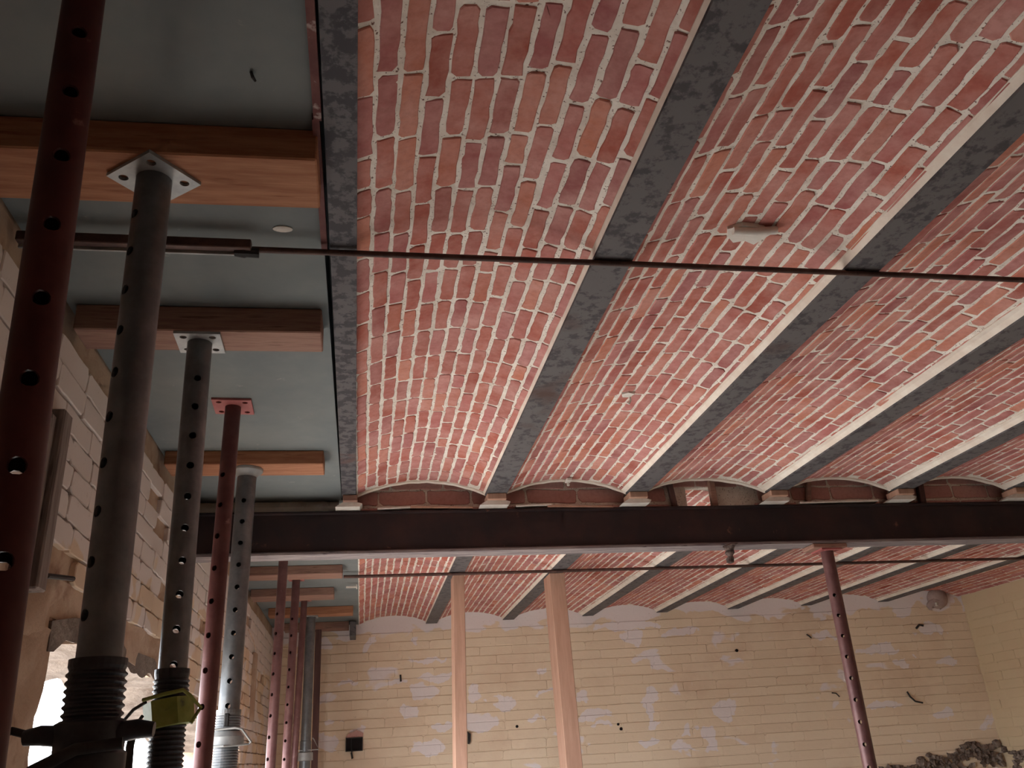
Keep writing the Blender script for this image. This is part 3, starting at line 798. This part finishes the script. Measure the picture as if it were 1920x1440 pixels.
MB().tube([(0.055, -0.05, zc - 0.012), (0.0, -0.058, zc - 0.016), (-0.05, -0.055, zc - 0.038), (-0.085, -0.045, zc - 0.062), (-0.11, -0.035, zc - 0.09), (-0.14, -0.02, zc - 0.12)], 0.008, 10).build('pin_handle', M['black'], rb, smooth=True)
# C: galvanised prop with green nut
rc, ro = prop('grey prop with a small square head plate and a yellow-green nut', -0.404, 1.995, C + 0.992, -0.0115, 0.0295, 'galv', 'plate', -2, 0.0735, C + 0.879, plate=0.108, plate_rot=0.02, outer=C + 0.212, r_out=0.0335, mat_out='thread', thread=(0.0098, 0.003, 1.0), hr=0.0088)
zc = C + 0.125
nut = MB(); nut.m = Matrix.Translation((0, 0, zc)) @ Matrix.Rotation(-0.14, 4, 'Y') @ Matrix.Translation((0, 0, -zc))
nut.lathe([(ro + 0.004, zc - 0.028), (ro + 0.016, zc - 0.026), (ro + 0.017, zc + 0.026), (ro + 0.004, zc + 0.028)], 6)
nut.m = Matrix.Identity(4)
nut.build('nut', M['nut_green'], rc)
MB().tube([(-0.04, -0.035, zc + 0.022), (-0.066, -0.02, zc + 0.010), (-0.084, -0.01, zc - 0.008), (-0.082, -0.01, zc - 0.026), (-0.06, -0.02, zc - 0.022), (-0.045, -0.03, zc - 0.004)], 0.0035, 8).build('handle_eye', M['black'], rc, smooth=True)
MB().tube([(-0.06, -0.02, zc - 0.018), (-0.066, -0.02, zc - 0.06), (-0.064, -0.02, zc - 0.14), (-0.06, -0.02, zc - 0.2)], 0.008, 10).build('handle_lever', M['black'], rc, smooth=True)
MB().tube([(-0.046, -0.036, zc + 0.026), (0.0, -0.056, zc + 0.034), (0.034, -0.05, zc + 0.040), (0.046, -0.04, zc + 0.030), (0.066, -0.02, zc + 0.006), (0.05, -0.03, zc - 0.024)], 0.004, 8).build('nut_guard', M['nut_green'], rc, smooth=True)
# D: thin red prop with a square plate flat on the slab
prop('thin red prop with a pinkish square plate flat against the slab', -0.404, 2.578, C + 1.0595, 0.0084, 0.024, 'red_mid', 'plate', 36, 0.0935, C + 0.826, plate=0.118, plate_rot=0.03, outer=1.5, r_out=0.029, plate_mat='red_plate')
# E: galvanised prop with round head under the third timber
re_, ro = prop('grey prop with a round head flange under the orange timber near the beam', -0.413, 3.06, C + 1.0065, 0.0088, 0.0335, 'galv', 'disc', 8, 0.0755, C + 0.882, outer=C + 0.192, r_out=0.0375, thread=(0.008, 0.0022, 1.0), hr=0.0088)
zc = C + 0.105
MB().lathe([(ro + 0.001, zc - 0.022), (ro + 0.016, zc - 0.02), (ro + 0.016, zc + 0.006), (ro + 0.002, zc + 0.022)], 28).build('collar_nut', M['galv_plate'], re_, smooth=True)
MB().tube([(-0.06, -0.035, zc + 0.026), (0.03, -0.05, zc + 0.03), (0.05, -0.045, zc + 0.026), (0.078, -0.02, zc - 0.012), (0.07, -0.01, zc - 0.018), (0.0, -0.06, zc - 0.022), (-0.06, -0.04, zc - 0.02)], 0.0035, 8).build('nut_handle', M['galv_plate'], re_, smooth=True)
MB().box(-0.008, 0.008, -ro - 0.004, -ro + 0.004, zc + 0.035, zc + 0.075, 0.003).build('slot_pin', M['black'], re_)
# F, G, H: thin red props beyond the beam; I: grey prop
prop('thin red prop nearest beyond the big beam, just left of the others', -0.398, 4.50, C + 1.0595, 0.0155, 0.0235, 'red', 'plate', 40, 0.095, C + 0.72, outer=1.35, plate=0.11, plate_mat='red_plate')
prop('thin red prop in the middle of the row beyond the big beam', -0.392, 5.33, C + 1.0595, 0.0138, 0.0238, 'red', 'plate', 30, 0.095, C + 0.82, outer=1.35, plate=0.09, plate_mat='red_plate')
prop('thinnest red prop half hidden behind another red prop beyond the beam', -0.385, 6.03, C + 1.0595, 0.0249, 0.0215, 'red', 'plate', 90, 0.095, C + 0.8, outer=1.35, plate=0.09, plate_mat='red_plate')
ri, ro = prop('pale grey prop with a collar near the cream back wall', -0.359, 6.41, C + 1.0035, 0.007, 0.0335, 'galv', 'plate', 90, 0.095, C + 0.8, outer=C + 0.18, r_out=0.037, plate=0.10)
zc = C + 0.085
MB().lathe([(ro + 0.001, zc - 0.03), (ro + 0.016, zc - 0.028), (ro + 0.014, zc + 0.02), (ro + 0.002, zc + 0.026)], 24).build('collar_nut', M['galv_plate'], ri, smooth=True)
MB().tube([(-0.085, -0.03, zc + 0.034), (0.09, -0.03, zc + 0.036), (0.055, -0.02, zc + 0.10), (0.045, -0.02, zc + 0.11)], 0.004, 8).build('nut_handle', M['galv_plate'], ri, smooth=True)
tag(MB().box(-0.358, -0.312, 7.07, 7.13, 0, C + 1.0035, 0.003).build('wooden_post', M['post_dark']), 'dark slim post standing against the cream back wall', 'post', 'wooden posts')
# prop under the big beam at the right
prop('dark red prop with pin holes holding up the big beam at the right', 2.112, 3.628, ZB0 - 0.022, 0.0075, 0.0285, 'red', 'plate', 8, 0.0885, C + 0.578, outer=1.2, r_out=0.034, plate=0.10, plate_mat='red_plate')
tag(MB().box(2.02, 2.19, 3.575, 3.68, ZB0 - 0.021, ZB0 - 0.0005, 0.004).build('packing_shim', M['timber_old']), 'flat wooden shim between the big beam and its red prop', 'shim')

# wooden posts under joists two and three beyond the beam
def post(x, y, wx, dy, lean, label):
    zt = ZJ - 0.0005; b = MB().box(-wx / 2, wx / 2, -dy / 2, dy / 2, 0, zt, 0.003)
    b.v = [(px_ + x - lean * (zt - pz), py + y, pz) for px_, py, pz in b.v]
    tag(b.build('wooden_post', M['post']), label, 'post', 'wooden posts')
post(0.583, 5.31, 0.070, 0.15, 0.0196, 'slim tan wooden post under the second joist beyond the beam')
post(1.205, 5.36, 0.096, 0.19, -0.0128, 'thicker pinkish wooden post under the third joist beyond the beam')

# ------------------------------------------------------------------ tie rods
tr = empty('tie_rod', (-0.69, 1.612, C + 1.02)); tag(tr, 'thin rusty tie rod crossing under the joists nearest the camera', 'tie rod', 'tie rods')
def child_w(b, name, mat, parent, smooth=True):
    o = b.build(name, mat, parent, smooth=smooth); o.matrix_parent_inverse = parent.matrix_basis.inverted(); return o
child_w(MB().tube([(-0.24, 1.622, C + 1.028), (0.6, 1.632, C + 1.0325), (2.0, 1.644, C + 1.0325), (X_R - 0.003, 1.67, C + 1.0325)], 0.007, 10), 'rod', M['rod'], tr)
child_w(MB().box(-0.70, -0.24, 1.596, 1.616, C + 1.016, C + 1.038, 0.002), 'sleeve_bar', M['rod'], tr, False)
child_w(MB().box(-0.70, -0.24, 1.6165, 1.622, C + 1.010, C + 1.022, 0.001), 'sleeve_lip', M['galv_plate'], tr, False)
child_w(MB().tube([(-0.275, 1.618, C + 1.018), (-0.255, 1.618, C + 1.018), (-0.25, 1.618, C + 1.018), (-0.225, 1.62, C + 1.018)], [0.010, 0.013, 0.011, 0.011], 8), 'coupling', M['black'], tr)
tr2 = empty('tie_rod', (0, 5.155, C + 1.03)); tag(tr2, 'thin dark tie rod crossing the ceiling beyond the big beam', 'tie rod', 'tie rods')
child_w(MB().tube([(-0.108, 5.155, C + 1.0285), (2.5, 5.155, C + 1.0285), (X_R - 0.003, 5.155, C + 1.0285)], 0.0095, 10), 'rod', M['rod'], tr2)

# ------------------------------------------------------------------ small things on the ceiling
def vz(k, x):
    xl = XR[k] - 0.012; xr = XR[k + 1] - FW[k + 1] + 0.012; h = (xr - xl) / 2; R = (h * h + RISE * RISE) / (2 * RISE); xm = (xl + xr) / 2
    return ZS + RISE - R + math.sqrt(max(0, R * R - (x - xm) ** 2))
br = empty('conduit_stub', (0.9, 1.59, vz(1, 0.9))); tag(br, 'short pipe stub in a plaster patch on the second vault', 'pipe stub')
zb = vz(1, 0.9) - 0.004
vsb = MB()
pts = [(0.838, 1.58), (0.85, 1.61), (0.875, 1.635), (0.90, 1.625), (0.93, 1.64), (0.945, 1.61), (0.955, 1.59), (0.925, 1.568), (0.87, 1.562)]
vsb.prism(pts, 'z', zb - 0.007, zb + 0.003)
child_w(vsb, 'plaster_patch', M['white'], br, False)
child_w(MB().tube([(0.85, 1.578, zb - 0.012), (0.90, 1.575, zb - 0.014), (0.955, 1.568, zb - 0.012)], 0.010, 12), 'pipe', M['white'], br)
hk = empty('ceiling_hook', (0.894, 2.592, vz(1, 0.894))); tag(hk, 'small broken hook in white plaster in the middle of the second vault', 'hook')
zb = vz(1, 0.894) - 0.004
child_w(MB().tube([(0.90, 2.60, zb + 0.004), (0.902, 2.60, zb - 0.015), (0.896, 2.602, zb - 0.028), (0.89, 2.605, zb - 0.022)], 0.0045, 8), 'hook', M['white'], hk)
child_w(MB().prism([(0.865, 2.575), (0.885, 2.56), (0.91, 2.57), (0.90, 2.60), (0.875, 2.60)], 'z', zb - 0.005, zb + 0.01), 'plaster_patch', M['white'], hk, False)
cp = MB().box(0.885, 0.909, 3.52, 3.566, vz(1, 0.897) - 0.016, vz(1, 0.897) - 0.004, 0.002).box(0.893, 0.905, 3.556, 3.566, vz(1, 0.897) - 0.03, vz(1, 0.897) - 0.012, 0.002)
tag(cp.build('plaster_clip', M['white']), 'small white clip hanging at the beam end of the second vault', 'clip')
tag(MB().tube([(-0.19, 1.128, C + 1.0585), (-0.187, 1.134, C + 1.052), (-0.183, 1.14, C + 1.049)], [0.0025, 0.003, 0.002], 8).build('nail', M['black']), 'small dark bent nail under the grey slab', 'nail')
sp = MB()
for cx, cy, rr in ((-0.175, 1.585, 0.016),):
    sp.m = Matrix.Translation((cx, cy, C + 1.0575)) @ Matrix.Diagonal((1.3, 0.7, 0.2, 1))
    sp.lathe([(rr * 0.6, -rr * 0.8), (rr, 0), (rr, rr * 0.6)], 14)
tag(sp.build('plaster_drip', M['white']), 'oval white plaster drip stuck to the grey slab near the tie rod', 'plaster')
wc = MB().box(-0.10, -0.032, 5.50, 5.512, ZJ - 0.012, ZJ - 0.001, 0.001).box(-0.036, -0.03, 5.46, 5.54, ZJ - 0.014, ZJ - 0.001, 0.001)
tag(wc.build('white_bracket', M['white']), 'small white bracket on the first joist beyond the beam', 'bracket')
jb = MB().box(-0.092, -0.045, 6.95, 7.2, C + 0.93, ZJ - 0.0005, 0.003)
tag(jb.build('corbel_block', M['joist']), 'dark corbel block under the first joist at the back wall', 'block')

# knotted rag under the beam
rag = empty('hanging_rag', (1.63, 3.60, ZB0)); tag(rag, 'dark knotted rag hanging from the big beam by the tie rod', 'rag')
b = MB(); prof = [(0.004, -0.078), (0.015, -0.072), (0.018, -0.055), (0.012, -0.045), (0.020, -0.03), (0.016, -0.018), (0.022, -0.008), (0.026, -0.002)]
b.lathe(prof, 14)
b.v = [(x * (1 + 0.5 * noise.noise(Vector((x * 60, y * 60, z * 50)))) + 1.628 + z * 0.08, y * (1 + 0.5 * noise.noise(Vector((y * 60, z * 70, x * 40)))) + 3.60, z + ZB0) for x, y, z in b.v]
child_w(b, 'cloth', M['rag'], rag)
b = MB().tube([(1.59, 3.585, ZB0 - 0.006), (1.61, 3.578, ZB0 - 0.003), (1.63, 3.572, ZB0 + 0.004), (1.655, 3.570, ZB0 + 0.006)], [0.006, 0.009, 0.009, 0.005], 10, 0.6)
child_w(b, 'knot', M['rag'], rag)

# ------------------------------------------------------------------ things on the back wall
def bp(x, off, z): return (x, back_y(x) - off, C + z)
lamp = empty('wall_lamp', bp(4.94, 0.0, 1.03)); tag(lamp, 'dusty round bulkhead lamp in the top right corner of the back wall', 'lamp')
b = MB(); b.m = Matrix.Translation(bp(4.955, 0.015, 1.045)) @ Matrix.Rotation(PI / 2 + 0.25, 4, 'X')
b.lathe([(0.085, -0.02), (0.09, 0.0), (0.082, 0.03), (0.06, 0.055), (0.03, 0.068), (0.006, 0.072)], 28)
child_w(b, 'dome', M['mauve'], lamp)
b = MB(); b.m = Matrix.Translation(bp(4.925, 0.02, 0.985)) @ Matrix.Rotation(PI / 2 + 0.9, 4, 'X')
b.lathe([(0.07, -0.03), (0.078, -0.01), (0.07, 0.012), (0.05, 0.02), (0.045, 0.005)], 24)
child_w(b, 'collar', M['mauve'], lamp)
b = MB().tube([bp(4.895, 0.075, 1.0), bp(4.89, 0.08, 0.975)], 0.011, 8)
child_w(b, 'switch', M['white'], lamp)

bx = empty('junction_box', bp(-0.05, 0, 0.155)); tag(bx, 'open dark junction box with a hanging wire in the cream back wall', 'junction box')
b = MB()
for x0, x1, z0, z1 in ((-0.112, -0.106, 0.11, 0.205), (0.012, 0.018, 0.11, 0.205), (-0.112, 0.018, 0.108, 0.114), (-0.112, 0.018, 0.2, 0.206), (-0.072, -0.066, 0.112, 0.2)):
    b.box(x0, x1, back_y(0) - 0.03, back_y(0) + 0.01, C + z0, C + z1)
child_w(b, 'box_rim', M['black'], bx, False)
child_w(MB().box(-0.11, 0.016, back_y(0) - 0.016, back_y(0) + 0.005, C + 0.11, C + 0.204), 'box_back', M['hole'], bx, False)
child_w(MB().tube([bp(-0.066, 0.03, 0.15), bp(-0.064, 0.04, 0.10), bp(-0.055, 0.04, 0.06), bp(-0.062, 0.04, 0.055), bp(-0.07, 0.038, 0.10)], 0.004, 6), 'wire', M['black'], bx)
tag(MB().prism([(-0.115, C + 0.208), (0.02, C + 0.208), (0.022, C + 0.235), (-0.03, C + 0.26), (-0.09, C + 0.235)], 'y', back_y(0) - 0.016, back_y(0) + 0.01).build('broken_brick_patch', M['brick_dull']), 'broken brown brick edge just above the open junction box', 'brick')


def dark_chip(name, pts, label, mat='hole', t=0.014):
    b = MB(); poly = [(p[0], C + p[1]) for p in pts]; ym_ = back_y(sum(p[0] for p in pts) / len(pts))
    b.prism(poly, 'y', ym_ - t, ym_ + 0.01); tag(b.build(name, M[mat]), label, 'fixing', 'small fixings on the back wall')
dark_chip('wall_bracket', [(0.828, 0.20), (0.85, 0.18), (0.848, 0.13), (0.838, 0.108), (0.826, 0.11)], 'narrow dark iron bracket on the back wall right of the slim post', 'black', 0.03)  # raised dark plate, its colour stands for the shade in a narrow hole
for i, (x, z, r) in enumerate(((3.095, 0.70, 0.013), (1.22 + 0.0, 0.215, 0.011), (2.03, 0.185, 0.010), (2.05, 0.15, 0.012))):  # near-black discs put the shade of small wall holes into colour
    b = MB(); b.m = Matrix.Translation(bp(x, 0.004, z)) @ Matrix.Rotation(PI / 2, 4, 'X'); b.lathe([(r, -0.004), (r, 0.006), (r * 0.6, 0.008)], 12)
    tag(b.build('wall_plug', M['hole']), ['round black wall plug high on the back wall, alone in a white patch', 'small dark wall plug between the two wooden posts', 'upper dark wall plug of the pair right of the thicker post', 'lower dark wall plug of the pair right of the thicker post'][i], 'wall plug', 'wall plugs on the back wall')
for i, (pp, r, lab) in enumerate((([(4.49, 0.30), (4.50, 0.26), (4.53, 0.22), (4.585, 0.205)], 0.007, 'dark twisted hook low on the right of the back wall'),
                                  ([(4.70, 0.80), (4.73, 0.83), (4.76, 0.82)], 0.009, 'small dark bent nail near the right corner of the back wall'),
                                  ([(3.84, 0.325), (3.87, 0.32), (3.89, 0.29)], 0.005, 'thin bent wire in the middle of the back wall left of the red prop'),
                                  ([(0.31, 0.65), (0.312, 0.60)], 0.007, 'short dark screw on the back wall left of the slim post'),
                                  ([(3.72, 0.80), (3.735, 0.785), (3.745, 0.765)], 0.006, 'short dark nail on the back wall close beside the red prop'))):
    b = MB().tube([bp(x, 0.012 + 0.01 * j, z) for j, (x, z) in enumerate(pp)], r, 8)
    tag(b.build('wall_hook', M['black']), lab, 'hook', 'hooks in the back wall')
# hacked-off rubble band at the foot of the back wall, right corner
def rubble(parent, name, fn, n, seed, s0, s1):
    rg = random.Random(seed); b = MB()
    for i in range(n):
        c = Vector(fn(rg)); s = rg.uniform(s0, s1)
        q = Matrix.Rotation(rg.uniform(0, 6), 3, 'Z') @ Matrix.Rotation(rg.uniform(0, 6), 3, 'X')
        vs = [q @ Vector((x * s * rg.uniform(.6, 1.2), y * s * rg.uniform(.4, 1), z * s * rg.uniform(.4, .9))) + c for x in (-1, 1) for y in (-1, 1) for z in (-1, 1)]
        b.add(vs, [(0, 1, 3, 2), (4, 6, 7, 5), (0, 4, 5, 1), (2, 3, 7, 6), (0, 2, 6, 4), (1, 5, 7, 3)])
    o = b.build(name, M['rubble'], parent); o['kind'] = 'stuff'; return o
def rb_fn(rg):
    x = rg.uniform(4.1, 5.15); top = -0.28 + 0.16 * (x - 4.1) + 0.03 * math.sin(x * 17)
    return bp(x, 0.01, top - abs(rg.gauss(0, 0.09)))
rubble(wall_back, 'exposed_rubble', rb_fn, 260, 4, 0.012, 0.03)
def rr_fn(rg):
    y = rg.uniform(5.2, 6.85); return (X_R - 0.008, y, C - 0.19 + 0.02 * math.sin(y * 13) - abs(rg.gauss(0, 0.09)))
rubble(wall_right, 'exposed_rubble', rr_fn, 260, 6, 0.012, 0.03)

# ------------------------------------------------------------------ things on the left wall
pk = MB()  # raised planks stand in for a vertical groove cut in the wall
for i, (w0, w1, x1) in enumerate(((1.874, 1.905, -0.676), (1.905, 1.935, -0.684), (1.935, 1.99, -0.668))):
    pk.box(-0.71, x1, w0, w1, C + 0.36 + 0.01 * i, C + 0.745 + 0.02 * i, 0.004)
tag(pk.build('weathered_plank', M['plank']), 'weathered grey plank fixed upright on the left wall behind the nearest props', 'plank')
tag(MB().tube([(-0.685, 2.03, C + 0.425), (-0.683, 2.20, C + 0.452)], 0.006, 8).build('iron_pin', M['black']), 'short dark iron bar sticking to the plaster above the opening', 'iron bar')
tag(MB().box(-0.70, -0.672, 5.98, 6.06, C + 0.30, C + 0.72, 0.004).build('conduit_chase_strip', M['wallplaster']), 'narrow upright plaster strip on the left wall beyond the opening', 'strip')
tag(MB().tube([(-0.68, 5.55, C + 0.80), (-0.67, 5.75, C + 0.765), (-0.67, 5.93, C + 0.72)], 0.004, 6).build('loose_wire', M['wire']), 'thin pale wire sticking out of the left wall beyond the opening', 'wire')
tag(MB().tube([(-2.6, 2.0, C - 0.02), (-2.6, 6.0, C + 0.02), (-2.6, 12.0, C + 0.14)], 0.006, 6).build('outdoor_cable', M['black']), 'thin cable strung across the bright opening outside', 'cable')
